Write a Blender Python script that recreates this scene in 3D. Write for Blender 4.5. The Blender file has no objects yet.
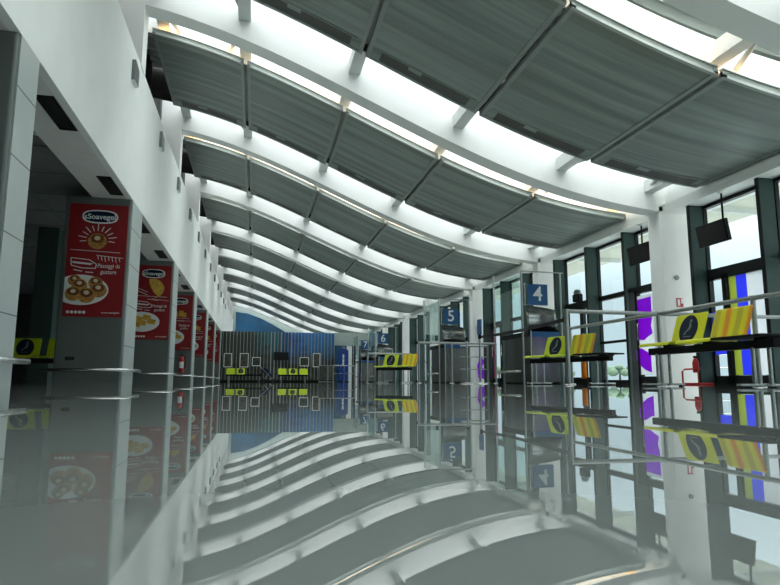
import bpy, math, random
from mathutils import Vector, Matrix
random.seed(7)
sc = bpy.context.scene
COL = sc.collection
PI = math.pi

# ------------------------------------------------------------------ helpers
class MB:
    """collects shapes, then links them as one mesh object"""
    def __init__(s): s.v = []; s.f = []; s.sm = []
    def add(s, vs, fs, smooth=False):
        b = len(s.v); s.v += [tuple(v) for v in vs]
        for f in fs: s.f.append(tuple(b+i for i in f)); s.sm.append(smooth)
        return s
    def box(s, x0, x1, y0, y1, z0, z1):
        x0, x1 = min(x0, x1), max(x0, x1); y0, y1 = min(y0, y1), max(y0, y1); z0, z1 = min(z0, z1), max(z0, z1)
        return s.add([(x0,y0,z0),(x1,y0,z0),(x1,y1,z0),(x0,y1,z0),(x0,y0,z1),(x1,y0,z1),(x1,y1,z1),(x0,y1,z1)],
                     [(0,3,2,1),(4,5,6,7),(0,1,5,4),(1,2,6,5),(2,3,7,6),(3,0,4,7)])
    def tube(s, pts, r, n=10, closed=False, caps=True):
        P = [Vector(p) for p in pts]; rings = []; m = len(P)
        for i, p in enumerate(P):
            a = P[(i-1) % m] if (i > 0 or closed) else p
            b = P[(i+1) % m] if (i < m-1 or closed) else p
            t = (b-a).normalized()
            u = Vector((0,0,1)) if abs(t.z) < .9 else Vector((1,0,0))
            e1 = t.cross(u).normalized(); e2 = t.cross(e1)
            rr = r[i] if isinstance(r, (list, tuple)) else r
            rings.append([p+(e1*math.cos(2*PI*k/n)+e2*math.sin(2*PI*k/n))*rr for k in range(n)])
        vs = [v for R in rings for v in R]; fs = []
        for i in range(m if closed else m-1):
            j = (i+1) % m
            for k in range(n): fs.append((i*n+k, i*n+(k+1) % n, j*n+(k+1) % n, j*n+k))
        s.add(vs, fs, True)
        if caps and not closed:
            s.add(rings[0], [tuple(range(n))]); s.add(rings[-1], [tuple(range(n-1, -1, -1))])
        return s
    def lathe(s, prof, c=(0,0,0), n=20):
        vs = []; fs = []
        for r, z in prof:
            for k in range(n):
                a = 2*PI*k/n; vs.append((c[0]+r*math.cos(a), c[1]+r*math.sin(a), c[2]+z))
        for i in range(len(prof)-1):
            for k in range(n): fs.append((i*n+k, i*n+(k+1) % n, (i+1)*n+(k+1) % n, (i+1)*n+k))
        return s.add(vs, fs, True)
    def prism(s, poly, axis, a, b):
        """extrude 2-D polygon along axis; poly coords fill the other two axes in xyz order"""
        n = len(poly)
        def P(p, t):
            q = list(p); q.insert(axis, t); return tuple(q)
        vs = [P(p, a) for p in poly]+[P(p, b) for p in poly]
        fs = [tuple(range(n)), tuple(range(2*n-1, n-1, -1))]+[(i, (i+1) % n, n+(i+1) % n, n+i) for i in range(n)]
        return s.add(vs, fs)
    def build(s, name, mat, parent=None, bevel=0):
        me = bpy.data.meshes.new(name); me.from_pydata(s.v, [], s.f)
        me.polygons.foreach_set('use_smooth', s.sm); me.update()
        import bmesh
        bm = bmesh.new(); bm.from_mesh(me); bmesh.ops.recalc_face_normals(bm, faces=bm.faces); bm.to_mesh(me); bm.free()
        if mat: me.materials.append(mat)
        o = bpy.data.objects.new(name, me); COL.objects.link(o)
        if parent: o.parent = parent
        if bevel:
            m = o.modifiers.new('Bevel', 'BEVEL'); m.width = bevel; m.segments = 2; m.limit_method = 'ANGLE'
        return o

def empty(name, loc=(0,0,0), rz=0):
    o = bpy.data.objects.new(name, None); COL.objects.link(o)
    o.location = loc; o.rotation_euler = (0,0,rz); o.empty_display_size = .1
    return o
def tag(o, label, cat, group=None):
    o['label'] = label; o['category'] = cat
    if group: o['group'] = group
    return o
def thing(name, label, cat, loc=(0,0,0), rz=0, group=None): return tag(empty(name, loc, rz), label, cat, group)
def struct(o): o['kind'] = 'structure'; return o
def copy_tree(o, parent=None):
    c = o.copy(); COL.objects.link(c)
    if parent: c.parent = parent
    for ch in list(o.children): copy_tree(ch, c)
    return c
ORD = ['first','second','third','fourth','fifth','sixth','seventh','eighth','ninth','tenth','eleventh','twelfth','thirteenth','fourteenth']

# ------------------------------------------------------------------ materials
def mat(name, col, rough=.5, metal=0, var=.06, scale=6, bump=0, spec=.5, emit=None, estr=0, stretch=None):
    m = bpy.data.materials.new(name); m.use_nodes = True; nt = m.node_tree; N = nt.nodes; L = nt.links
    b = N['Principled BSDF']
    tc = N.new('ShaderNodeTexCoord'); nz = N.new('ShaderNodeTexNoise'); nz.inputs['Scale'].default_value = scale; nz.inputs['Detail'].default_value = 4
    if stretch:
        mp = N.new('ShaderNodeMapping'); mp.inputs['Scale'].default_value = stretch
        L.new(tc.outputs['Object'], mp.inputs['Vector']); L.new(mp.outputs['Vector'], nz.inputs['Vector'])
    else: L.new(tc.outputs['Object'], nz.inputs['Vector'])
    cr = N.new('ShaderNodeValToRGB')
    cr.color_ramp.elements[0].color = (*[max(0, c*(1-var)) for c in col], 1); cr.color_ramp.elements[0].position = .3
    cr.color_ramp.elements[1].color = (*[min(1, c*(1+var)) for c in col], 1); cr.color_ramp.elements[1].position = .7
    L.new(nz.outputs['Fac'], cr.inputs['Fac']); L.new(cr.outputs['Color'], b.inputs['Base Color'])
    b.inputs['Roughness'].default_value = rough; b.inputs['Metallic'].default_value = metal
    b.inputs['Specular IOR Level'].default_value = spec
    if bump:
        bp = N.new('ShaderNodeBump'); bp.inputs['Strength'].default_value = bump; bp.inputs['Distance'].default_value = .01
        L.new(nz.outputs['Fac'], bp.inputs['Height']); L.new(bp.outputs['Normal'], b.inputs['Normal'])
    if emit:
        b.inputs['Emission Color'].default_value = (*emit, 1); b.inputs['Emission Strength'].default_value = estr
    return m
def see_through(name, col, alpha, rough=.05, gloss=False):
    """thin sheet: part straight through, part surface"""
    m = bpy.data.materials.new(name); m.use_nodes = True; nt = m.node_tree; N = nt.nodes; L = nt.links
    b = N['Principled BSDF']; b.inputs['Base Color'].default_value = (*col, 1); b.inputs['Roughness'].default_value = rough
    tr = N.new('ShaderNodeBsdfTransparent'); mx = N.new('ShaderNodeMixShader')
    if gloss:
        lw = N.new('ShaderNodeLayerWeight'); pw = N.new('ShaderNodeMath'); pw.operation = 'POWER'; pw.inputs[1].default_value = 4.5
        fr = N.new('ShaderNodeMath'); fr.operation = 'MULTIPLY_ADD'; fr.inputs[1].default_value = .55; fr.inputs[2].default_value = .03
        L.new(lw.outputs['Facing'], pw.inputs[0]); L.new(pw.outputs[0], fr.inputs[0])
        gl = N.new('ShaderNodeBsdfGlossy'); gl.inputs['Roughness'].default_value = .02
        tr.inputs['Color'].default_value = (*col, 1)
        L.new(fr.outputs[0], mx.inputs['Fac']); L.new(tr.outputs['BSDF'], mx.inputs[1]); L.new(gl.outputs['BSDF'], mx.inputs[2])
    else:
        nz = N.new('ShaderNodeTexNoise'); nz.inputs['Scale'].default_value = 3
        ma = N.new('ShaderNodeMapRange'); ma.inputs['To Min'].default_value = alpha-.03; ma.inputs['To Max'].default_value = alpha+.03
        L.new(nz.outputs['Fac'], ma.inputs['Value']); L.new(ma.outputs['Result'], mx.inputs['Fac'])
        L.new(tr.outputs['BSDF'], mx.inputs[1]); L.new(b.outputs['BSDF'], mx.inputs[2])
    L.new(mx.outputs['Shader'], N['Material Output'].inputs['Surface'])
    return m

M = {}
M['white'] = mat('white_plaster', (.86,.89,.87), .6, var=.02, scale=3)
M['beam'] = mat('white_beam_paint', (.88,.90,.88), .55, var=.02, scale=2)
M['rimlight'] = mat('aluminium_rim', (.42,.47,.45), .45, .3, var=.05)
M['rim'] = mat('grey_panel_rim', (.30,.335,.32), .5, .2, var=.06)
M['panel'] = see_through('perforated_metal', (.17,.20,.19), .76, .45)
def banded(m, scale, stretch, lo, hi):
    nt = m.node_tree; N = nt.nodes; L = nt.links; b = N['Principled BSDF']
    tc = N.new('ShaderNodeTexCoord'); mp = N.new('ShaderNodeMapping'); mp.inputs['Scale'].default_value = stretch
    nz = N.new('ShaderNodeTexNoise'); nz.inputs['Scale'].default_value = scale; nz.inputs['Detail'].default_value = 5; nz.inputs['Roughness'].default_value = .65
    cr = N.new('ShaderNodeValToRGB'); e = cr.color_ramp.elements
    e[0].color = (*lo, 1); e[0].position = .33; e[1].color = (*hi, 1); e[1].position = .62
    L.new(tc.outputs['Object'], mp.inputs['Vector']); L.new(mp.outputs['Vector'], nz.inputs['Vector'])
    L.new(nz.outputs['Fac'], cr.inputs['Fac']); L.new(cr.outputs['Color'], b.inputs['Base Color'])
banded(M['panel'], 1.0, (.16, 4.5, .16), (.20,.24,.222), (.40,.465,.435))
M['deck'] = mat('corrugated_deck', (.50,.56,.53), .5, var=.2, scale=1.2, stretch=(.3,2,1))
M['infill'] = mat('dark_edge_infill', (.075,.08,.072), .6, var=.15)
M['upstand'] = mat('dark_upstand', (.06,.06,.055), .7, var=.2)
M['brace'] = mat('grey_steel', (.45,.50,.48), .5, var=.05)
M['purlin'] = mat('purlin_paint', (.62,.65,.63), .5, var=.03)
M['black'] = mat('black_paint', (.008,.009,.009), .5, var=.2, spec=.15)
M['void'] = mat('black_void', (.01,.01,.01), .8, var=.2)
M['frame'] = mat('black_frame', (.010,.014,.014), .4, var=.1, spec=.25)
M['fin'] = mat('green_grey_fin', (.045,.078,.071), .5, var=.05, spec=.2)
M['clad'] = mat('pale_metal_cladding', (.50,.56,.55), .38, .35, var=.04, scale=2)
M['clad_shade'] = mat('shaded_metal_cladding', (.15,.175,.17), .4, .3, var=.05, scale=2)  # darker copy of the cladding; shade on pillar fronts put into the colour
M['joint'] = mat('cladding_joint', (.16,.18,.18), .8)
M['soffit'] = mat('soffit_board', (.75,.75,.73), .7, var=.03)
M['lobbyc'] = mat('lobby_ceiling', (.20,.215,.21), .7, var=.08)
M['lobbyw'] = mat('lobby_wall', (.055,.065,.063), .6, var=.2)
M['chrome'] = mat('brushed_steel', (.55,.57,.56), .25, 1, var=.06, scale=20)
M['rail'] = mat('rail_steel', (.42,.44,.43), .3, 1, var=.08, scale=15)
M['dsteel'] = mat('dark_stainless', (.10,.11,.11), .3, .8, var=.25, scale=1.5, stretch=(1,6,.4))
M['steel'] = mat('stainless_sheet', (.27,.28,.27), .22, .95, var=.2, scale=1.2)
M['blue'] = mat('sign_blue', (.012,.095,.25), .4, var=.05)
M['navy'] = mat('navy_print', (.006,.014,.04), .5, var=.1, spec=.2)
M['kblue'] = mat('kiosk_blue', (.008,.045,.24), .35, var=.08)
M['ink'] = mat('white_print', (.80,.84,.84), .5, var=.02)
M['red'] = mat('banner_red', (.26,.006,.010), .45, var=.05, scale=2)
M['fired'] = mat('extinguisher_red', (.50,.02,.02), .3, var=.06)
M['bun'] = mat('golden_pastry', (.46,.22,.05), .6, var=.5, scale=22)
M['bund'] = mat('brown_filling', (.16,.05,.015), .6, var=.5, scale=30)
M['crumb'] = mat('pale_cream', (.72,.58,.36), .6, var=.1)
M['ygold'] = mat('yellow_food', (.60,.36,.05), .6, var=.3, scale=15)
M['yel'] = mat('yellow_metal', (.66,.70,.005), .35, var=.05)
M['yel2'] = mat('lime_metal', (.50,.64,.01), .35, var=.05)
M['purple'] = mat('purple_film', (.30,.01,.80), .4, var=.05)
M['magenta'] = mat('magenta_film', (.62,.01,.35), .4, var=.05)
M['bfilm'] = mat('blue_film', (.09,.13,.90), .4, var=.05)
M['gfilm'] = mat('yellow_green_film', (.50,.56,.16), .4, var=.05)
M['wfilm'] = mat('white_film', (.85,.85,.87), .4, var=.03)
M['orange'] = mat('orange_print', (.80,.36,.03), .5, var=.1)
M['glass'] = see_through('clear_glass', (.93,.97,.97), 0, gloss=True)
M['glassd'] = see_through('gate_glass', (.80,.90,.88), 0, gloss=True)
M['sky'] = see_through('skylight_glazing', (.97,.99,.99), 0, gloss=True)
M['led'] = mat('warm_light_strip', (.9,.6,.3), .5, emit=(1,.55,.2), estr=5)
M['concrete'] = mat('apron_concrete', (.42,.44,.43), .8, var=.12, scale=.3)
M['canopy'] = mat('canopy_cream', (.62,.63,.52), .6, var=.05)
M['leaf'] = mat('tree_leaf', (.10,.16,.10), .8, var=.4, scale=3, bump=.5)
M['bark'] = mat('tree_bark', (.09,.07,.05), .9, var=.3)
M['greyw'] = mat('grey_green_wall', (.33,.39,.37), .6, var=.04)
M['batten'] = mat('pale_batten', (.36,.40,.39), .5, var=.06)
M['greenp'] = mat('dark_green_paint', (.01,.07,.06), .5, var=.1)
M['rubber'] = mat('black_rubber', (.02,.02,.02), .7, var=.2)
M['lamp'] = mat('lamp_grey', (.20,.225,.22), .4, .3, var=.05)

def film(name, col, tr=.75):
    m = bpy.data.materials.new(name); m.use_nodes = True; nt = m.node_tree; N = nt.nodes; L = nt.links; b = N['Principled BSDF']
    nz = N.new('ShaderNodeTexNoise'); nz.inputs['Scale'].default_value = 4
    cr = N.new('ShaderNodeValToRGB'); cr.color_ramp.elements[0].color = (*[c*.95 for c in col], 1); cr.color_ramp.elements[1].color = (*col, 1)
    L.new(nz.outputs['Fac'], cr.inputs['Fac']); L.new(cr.outputs['Color'], b.inputs['Base Color']); b.inputs['Roughness'].default_value = .3
    t = N.new('ShaderNodeBsdfTranslucent'); L.new(cr.outputs['Color'], t.inputs['Color'])
    mx = N.new('ShaderNodeMixShader'); mx.inputs['Fac'].default_value = tr
    L.new(b.outputs['BSDF'], mx.inputs[1]); L.new(t.outputs['BSDF'], mx.inputs[2]); L.new(mx.outputs['Shader'], N['Material Output'].inputs['Surface'])
    return m
M['purple'] = film('purple_film', (.62,.03,1.0)); M['magenta'] = film('magenta_film', (.75,.01,.40)); M['bfilm'] = film('blue_film', (.17,.21,1.0))
M['gfilm'] = film('yellow_green_film', (.60,.66,.20)); M['wfilm'] = film('white_film', (.92,.92,.94)); M['orange'] = film('orange_print', (.90,.42,.04), .6)
def tape_mat():
    m = mat('taped_yellow', (.7,.62,.01), .3, var=.05); nt = m.node_tree; N = nt.nodes; L = nt.links
    tc = N.new('ShaderNodeTexCoord'); w = N.new('ShaderNodeTexWave'); w.bands_direction = 'Y'
    w.inputs['Scale'].default_value = 1.1; w.inputs['Distortion'].default_value = 1.2; w.inputs['Detail'].default_value = 2
    L.new(tc.outputs['Object'], w.inputs['Vector'])
    cr = N.new('ShaderNodeValToRGB'); e = cr.color_ramp.elements
    e[0].color = (.72,.27,.01,1); e[0].position = .03; e[1].color = (.72,.64,.005,1); e[1].position = .22
    n = e.new(.75); n.color = (.72,.68,.01,1); n = e.new(.93); n.color = (.50,.46,.02,1)
    L.new(w.outputs['Fac'], cr.inputs['Fac']); L.new(cr.outputs['Color'], N['Principled BSDF'].inputs['Base Color'])
    return m
M['tape'] = tape_mat()

def floor_mat():
    m = bpy.data.materials.new('polished_tile'); m.use_nodes = True; nt = m.node_tree; N = nt.nodes; L = nt.links; b = N['Principled BSDF']
    tc = N.new('ShaderNodeTexCoord'); br = N.new('ShaderNodeTexBrick'); br.offset = 0
    br.inputs['Scale'].default_value = 1; br.inputs['Brick Width'].default_value = .9; br.inputs['Row Height'].default_value = .9
    br.inputs['Mortar Size'].default_value = .0025; br.inputs['Color1'].default_value = (.265,.305,.29,1); br.inputs['Color2'].default_value = (.275,.315,.30,1)
    br.inputs['Mortar'].default_value = (.22,.25,.24,1)
    mp = N.new('ShaderNodeMapping'); mp.inputs['Location'].default_value = (.38,.2,0)
    L.new(tc.outputs['Object'], mp.inputs['Vector']); L.new(mp.outputs['Vector'], br.inputs['Vector'])
    nz = N.new('ShaderNodeTexNoise'); nz.inputs['Scale'].default_value = 2.5; nz.inputs['Detail'].default_value = 6
    L.new(tc.outputs['Object'], nz.inputs['Vector'])
    b.inputs['Roughness'].default_value = 0.0
    mx = N.new('ShaderNodeMix'); mx.data_type = 'RGBA'; mx.blend_type = 'MULTIPLY'; mx.inputs['Factor'].default_value = .12
    L.new(br.outputs['Color'], mx.inputs['A']); L.new(nz.outputs['Fac'], mx.inputs['B']); L.new(mx.outputs['Result'], b.inputs['Base Color'])
    b.inputs['IOR'].default_value = 2.7
    return m
M['floor'] = floor_mat()

def mural_mat():
    m = bpy.data.materials.new('seabed_mural'); m.use_nodes = True; nt = m.node_tree; N = nt.nodes; L = nt.links; b = N['Principled BSDF']
    b.inputs['Roughness'].default_value = .5
    tc = N.new('ShaderNodeTexCoord'); sp = N.new('ShaderNodeSeparateXYZ'); L.new(tc.outputs['Generated'], sp.inputs['Vector'])
    cx = N.new('ShaderNodeValToRGB'); e = cx.color_ramp.elements
    e[0].color = (.045,.05,.04,1); e[0].position = .05; e[1].color = (.02,.16,.40,1); e[1].position = .95
    for p, c in ((.30,(.035,.05,.045,1)),(.42,(.01,.17,.20,1)),(.52,(.01,.10,.20,1)),(.62,(.012,.10,.42,1)),(.78,(.04,.25,.62,1))):
        n = e.new(p); n.color = c
    nz = N.new('ShaderNodeTexNoise'); nz.inputs['Scale'].default_value = 9; nz.inputs['Detail'].default_value = 6
    L.new(tc.outputs['Generated'], nz.inputs['Vector'])
    ad = N.new('ShaderNodeMath'); ad.operation = 'MULTIPLY_ADD'; ad.inputs[1].default_value = .35
    L.new(nz.outputs['Fac'], ad.inputs[0])
    sb = N.new('ShaderNodeMath'); sb.operation = 'SUBTRACT'; sb.inputs[1].default_value = .17
    L.new(sp.outputs['X'], sb.inputs[0]); L.new(sb.outputs[0], ad.inputs[2]); L.new(ad.outputs[0], cx.inputs['Fac'])
    # the sea is bright at the top and falls to dark rock at the bottom of the picture
    dk = N.new('ShaderNodeValToRGB'); dk.color_ramp.elements[0].color = (.018,.022,.02,1); dk.color_ramp.elements[0].position = .38
    dk.color_ramp.elements[1].color = (.07,.06,.04,1); dk.color_ramp.elements[1].position = .7
    n2 = N.new('ShaderNodeTexNoise'); n2.inputs['Scale'].default_value = 14; n2.inputs['Detail'].default_value = 8
    L.new(tc.outputs['Generated'], n2.inputs['Vector']); L.new(n2.outputs['Fac'], dk.inputs['Fac'])
    fz = N.new('ShaderNodeMath'); fz.operation = 'MULTIPLY_ADD'; fz.inputs[1].default_value = .5
    L.new(nz.outputs['Fac'], fz.inputs[0]); L.new(sp.outputs['Z'], fz.inputs[2])
    rz = N.new('ShaderNodeValToRGB'); rz.color_ramp.elements[0].position = .62; rz.color_ramp.elements[1].position = 1.0
    L.new(fz.outputs[0], rz.inputs['Fac'])
    mx = N.new('ShaderNodeMix'); mx.data_type = 'RGBA'
    L.new(rz.outputs['Color'], mx.inputs['Factor']); L.new(dk.outputs['Color'], mx.inputs['A']); L.new(cx.outputs['Color'], mx.inputs['B'])
    L.new(mx.outputs['Result'], b.inputs['Base Color'])
    return m
M['mural'] = mural_mat()
M['seablue'] = mat('sea_blue_mural', (.012,.075,.16), .5, var=.7, scale=.35)

# ------------------------------------------------------------------ camera
F, TH, YAW, ROLL, H = 611.34, .1440, .2153, .002, .051
cam = bpy.data.cameras.new('camera'); cam.sensor_fit = 'HORIZONTAL'; cam.sensor_width = 36; cam.lens = F*36/780
cam.clip_start = .01; cam.clip_end = 1000
co = bpy.data.objects.new('camera', cam); COL.objects.link(co); sc.camera = co
fw = Vector((math.sin(YAW)*math.cos(TH), math.cos(YAW)*math.cos(TH), math.sin(TH)))
rt = Vector((math.cos(YAW), -math.sin(YAW), 0)); up = rt.cross(fw)
r2 = rt*math.cos(ROLL)+up*math.sin(ROLL); u2 = -rt*math.sin(ROLL)+up*math.cos(ROLL)
co.matrix_world = Matrix(((r2.x,u2.x,-fw.x,0),(r2.y,u2.y,-fw.y,0),(r2.z,u2.z,-fw.z,H),(0,0,0,1)))

# ------------------------------------------------------------------ dimensions
S, Y0, BW = 5.5, 10.62, .38          # bay length, first full beam, beam width
XL, XR, XC = -2.11, 8.44, 7.92       # fascia plane, glazing plane, front of right-hand columns
ZF0, ZF1, ZW = 3.075, 5.48, 3.43     # fascia bottom/top, window top
YB, YE = -9.0, 56.5                  # hall ends
CH = (4.917,-1.880,.205,.257,-.060,-.019)
def prof(x):
    x = min(x, 9.0); t = (x-3.3)/6.7; b1 = b2 = 0.0
    for c in CH[:0:-1]: b1, b2 = c+2*t*b1-b2, b1
    return CH[0]+t*b1-b2
def strip(x0, x1, y0, y1, dz0, dz1, n=28):
    """curved slab following the beam profile"""
    m = MB(); vs = []; fs = []
    for i in range(n+1):
        x = x0+(x1-x0)*i/n; z = prof(x)
        vs += [(x,y0,z+dz0),(x,y1,z+dz0),(x,y1,z+dz1),(x,y0,z+dz1)]
    for i in range(n):
        a = 4*i; b = a+4
        for k in range(4): fs.append((a+k, a+(k+1) % 4, b+(k+1) % 4, b+k))
    fs += [(0,1,2,3),(4*n+3,4*n+2,4*n+1,4*n)]
    m.add(vs, fs); return m
BK = range(-3, 9)                     # beams
def by(k): return Y0+S*k

# ------------------------------------------------------------------ floor, walls
fl = struct(MB().box(-12, XR+.1, YB, YE, -.1, 0).build('floor', M['floor']))
struct(MB().box(XL-.09, XL, YB, YE, ZF0, ZF1).build('wall_left', M['white']))
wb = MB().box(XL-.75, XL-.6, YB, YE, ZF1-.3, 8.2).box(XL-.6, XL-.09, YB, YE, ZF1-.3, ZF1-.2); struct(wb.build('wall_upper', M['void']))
struct(MB().box(-12.2, XR+.6, YB-.2, YB, 0, 8.5).build('wall_behind', M['greyw']))
we = struct(empty('wall_far'))
MB().box(-12.2, XR+.6, YE, YE+.2, 0, 8.5).build('wall_surface', M['greyw'], we)
MB().prism([(-1.85,2.4),(4.2,2.4),(3.3,3.9),(2.45,4.55),(1.5,5.1),(.4,5.65),(-.8,6.08),(-1.85,6.2)], 1, YE-.03, YE).build('sea_mural', M['seablue'], we)
wl = struct(empty('wall_lobby'))
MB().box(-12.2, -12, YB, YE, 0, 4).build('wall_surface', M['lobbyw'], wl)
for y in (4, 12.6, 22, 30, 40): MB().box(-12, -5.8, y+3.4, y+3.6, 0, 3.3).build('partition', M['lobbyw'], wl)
# soffit along the arcade and dark lobby ceiling
so = struct(empty('soffit'))
MB().box(-2.74, XL-.091, YB, YE, ZF0, ZF0+.3).build('soffit_board', M['soffit'], so)
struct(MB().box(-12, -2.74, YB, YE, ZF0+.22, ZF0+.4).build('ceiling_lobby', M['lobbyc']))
cj = MB()
for y in [YB+1.2*i for i in range(1, 54)]: cj.box(-12, -2.75, y-.012, y+.012, ZF0+.205, ZF0+.219)
for x in (-3.9,-5.1,-6.3,-7.5,-8.7): cj.box(x-.012, x+.012, YB, YE, ZF0+.205, ZF0+.219)
struct(cj.build('ceiling_trim', M['joint']))

# ------------------------------------------------------------------ roof
for k in BK:
    y = by(k)
    b = struct(empty('roof_beam', (0,0,0)))
    strip(XL+.012, XR, y, y+BW, 0, 1.25, 48).build('arched_girder', M['beam'], b)
    MB().box(XL-.5, XL+.012, y, y+BW, ZF1-.02, 7.9).build('post', M['beam'], b)
ceil = struct(empty('ceiling'))
PX = [-2.22, -.39, 1.63, 3.66, 5.78, 8.03]
PN, PF, DZ = 1.24, 1.02, .17          # panel near / far clearance and drop
panel_no = 0
for k in BK:
    if k+1 not in BK: continue
    ya, yb = by(k)+PN, by(k+1)-PF
    n = 14; m = MB(); vs = []; fs = []           # ribbed deck above the panels
    ny = 44; nx = 30
    for j in range(ny+1):
        yy = ya+.14+(yb-.10-ya-.14)*j/ny; dz = 1.02+(.09 if j % 4 in (1, 2) else 0)
        for i in range(nx+1):
            x = XL-.6+(XR-XL+.6)*i/nx; vs.append((x, yy, prof(x)+dz))
    for j in range(ny):
        for i in range(nx): a = j*(nx+1)+i; fs.append((a, a+1, a+nx+2, a+nx+1))
    m.add(vs, fs); m.build('roof_deck', M['deck'], ceil)
    strip(XL-.6, XR, ya+.14, ya+.18, DZ+.08, .78).build('upstand', M['white'], ceil)
    strip(XL-.6, XR, ya+.18, ya+.20, DZ+.08, .78).build('upstand_lining', M['upstand'], ceil)
    strip(XL-.6, XR, yb-.05, yb-.01, DZ+.07, 1.14).build('upstand', M['upstand'], ceil)
    # skylight pane over the next beam
    strip(XL-.6, XR, yb-.2, by(k+1)+PN+.2, 1.27, 1.285).build('skylight_pane', M['sky'], ceil)
    for x in PX[1:5]+[XL+.14, 7.72]:
        z = prof(x)
        MB().box(x-.11, x+.11, by(k)+BW, by(k+1), z+.36, z+.60).build('purlin', M['purlin'], ceil)
    for (xa, xb) in ((PX[0]+.2, PX[1]), (PX[4], 7.72), (PX[2], PX[3])):
        for (p, q) in (((xa, by(k)+BW), (xb, by(k+1))), ((xb, by(k)+BW), (xa, by(k+1)))):
            if xa == PX[2]: continue
            MB().tube([(p[0],p[1],prof(p[0])+.45),((p[0]+q[0])/2,(p[1]+q[1])/2,(prof(p[0])+prof(q[0]))/2+.43),(q[0],q[1],prof(q[0])+.45)], .04, 8).build('brace', M['brace'], ceil)
    # faint service trays seen through the perforations
    for (x0, x1, f) in ((-1.6,.2,.35),(2.0,3.3,.55),(4.2,5.5,.6),(6.2,7.3,.4)):
        yy = ya+(yb-ya)*f; strip(x0, x1, yy, yy+.12, .34, .38, 8).build('cable_tray', M['purlin'], ceil)
# suspended perforated panels, one thing each
ROWS = {-3:'row behind the camera', -2:'row above the camera'}
COLN = ['beside the white fascia','second from the fascia','in the middle of the hall','fourth from the fascia','above the glazed wall']
for k in BK:
    if k+1 not in BK: continue
    ya, yb = by(k)+PN, by(k+1)-PF
    for i in range(5):
        x0, x1 = PX[i]+.035, PX[i+1]-.035
        row = ROWS.get(k, ORD[max(0, k+1)]+' row from the camera')
        t = thing('ceiling_panel', 'dark grey perforated ceiling panel %s, %s' % (COLN[i], row), 'ceiling panel', (0,0,0), 0, 'perforated ceiling panels')
        strip(x0+.05, x1-.05, ya+.05, yb-.05, DZ+.015, DZ+.03, 10).build('perforated_sheet', M['panel'], t)
        strip(x0+.22, x1-.22, yb-.36, yb-.08, DZ+.004, DZ+.012, 10).build('edge_infill', M['infill'], t)
        for xx in (x0+.22+(x1-x0-.44)*.3,):
            strip(xx, xx+.22, yb-.36, yb-.26, DZ-.003, DZ+.004, 2).build('hatch_tab', M['rim'], t)
        strip(x0+.12, x1-.12, yb-.385, yb-.36, DZ-.003, DZ+.012, 10).build('stiffener', M['rim'], t)
        fr = strip(x0, x0+.06, ya, yb, DZ, DZ+.07, 1)
        for a in (strip(x1-.06, x1, ya, yb, DZ, DZ+.07, 1), strip(x0, x1, yb-.06, yb, DZ, DZ+.07, 10)): fr.add(a.v, a.f)
        for q in (1, 2):
            yy = ya+(yb-ya)*q/3
            fr.box(x0+.005, x0+.055, yy-.015, yy+.015, prof(x0)+DZ-.012, prof(x0)+DZ+.01)
        fr.build('frame', M['rim'], t)
        strip(x0, x1, ya, ya+.05, DZ-.005, DZ+.035, 10).build('front_rim', M['rimlight'], t)
        strip(x0, x1, ya+.012, ya+.05, DZ+.035, DZ+.10, 10).build('front_web', M['rim'], t)
        strip(x0, x1, ya-.01, ya+.06, DZ+.10, DZ+.115, 10).build('top_lip', M['rimlight'], t)
        strip(x0+.1, x1-.1, ya+.075, ya+.115, DZ+.09, DZ+.12, 8).build('light_strip', M['led'], t)

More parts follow.
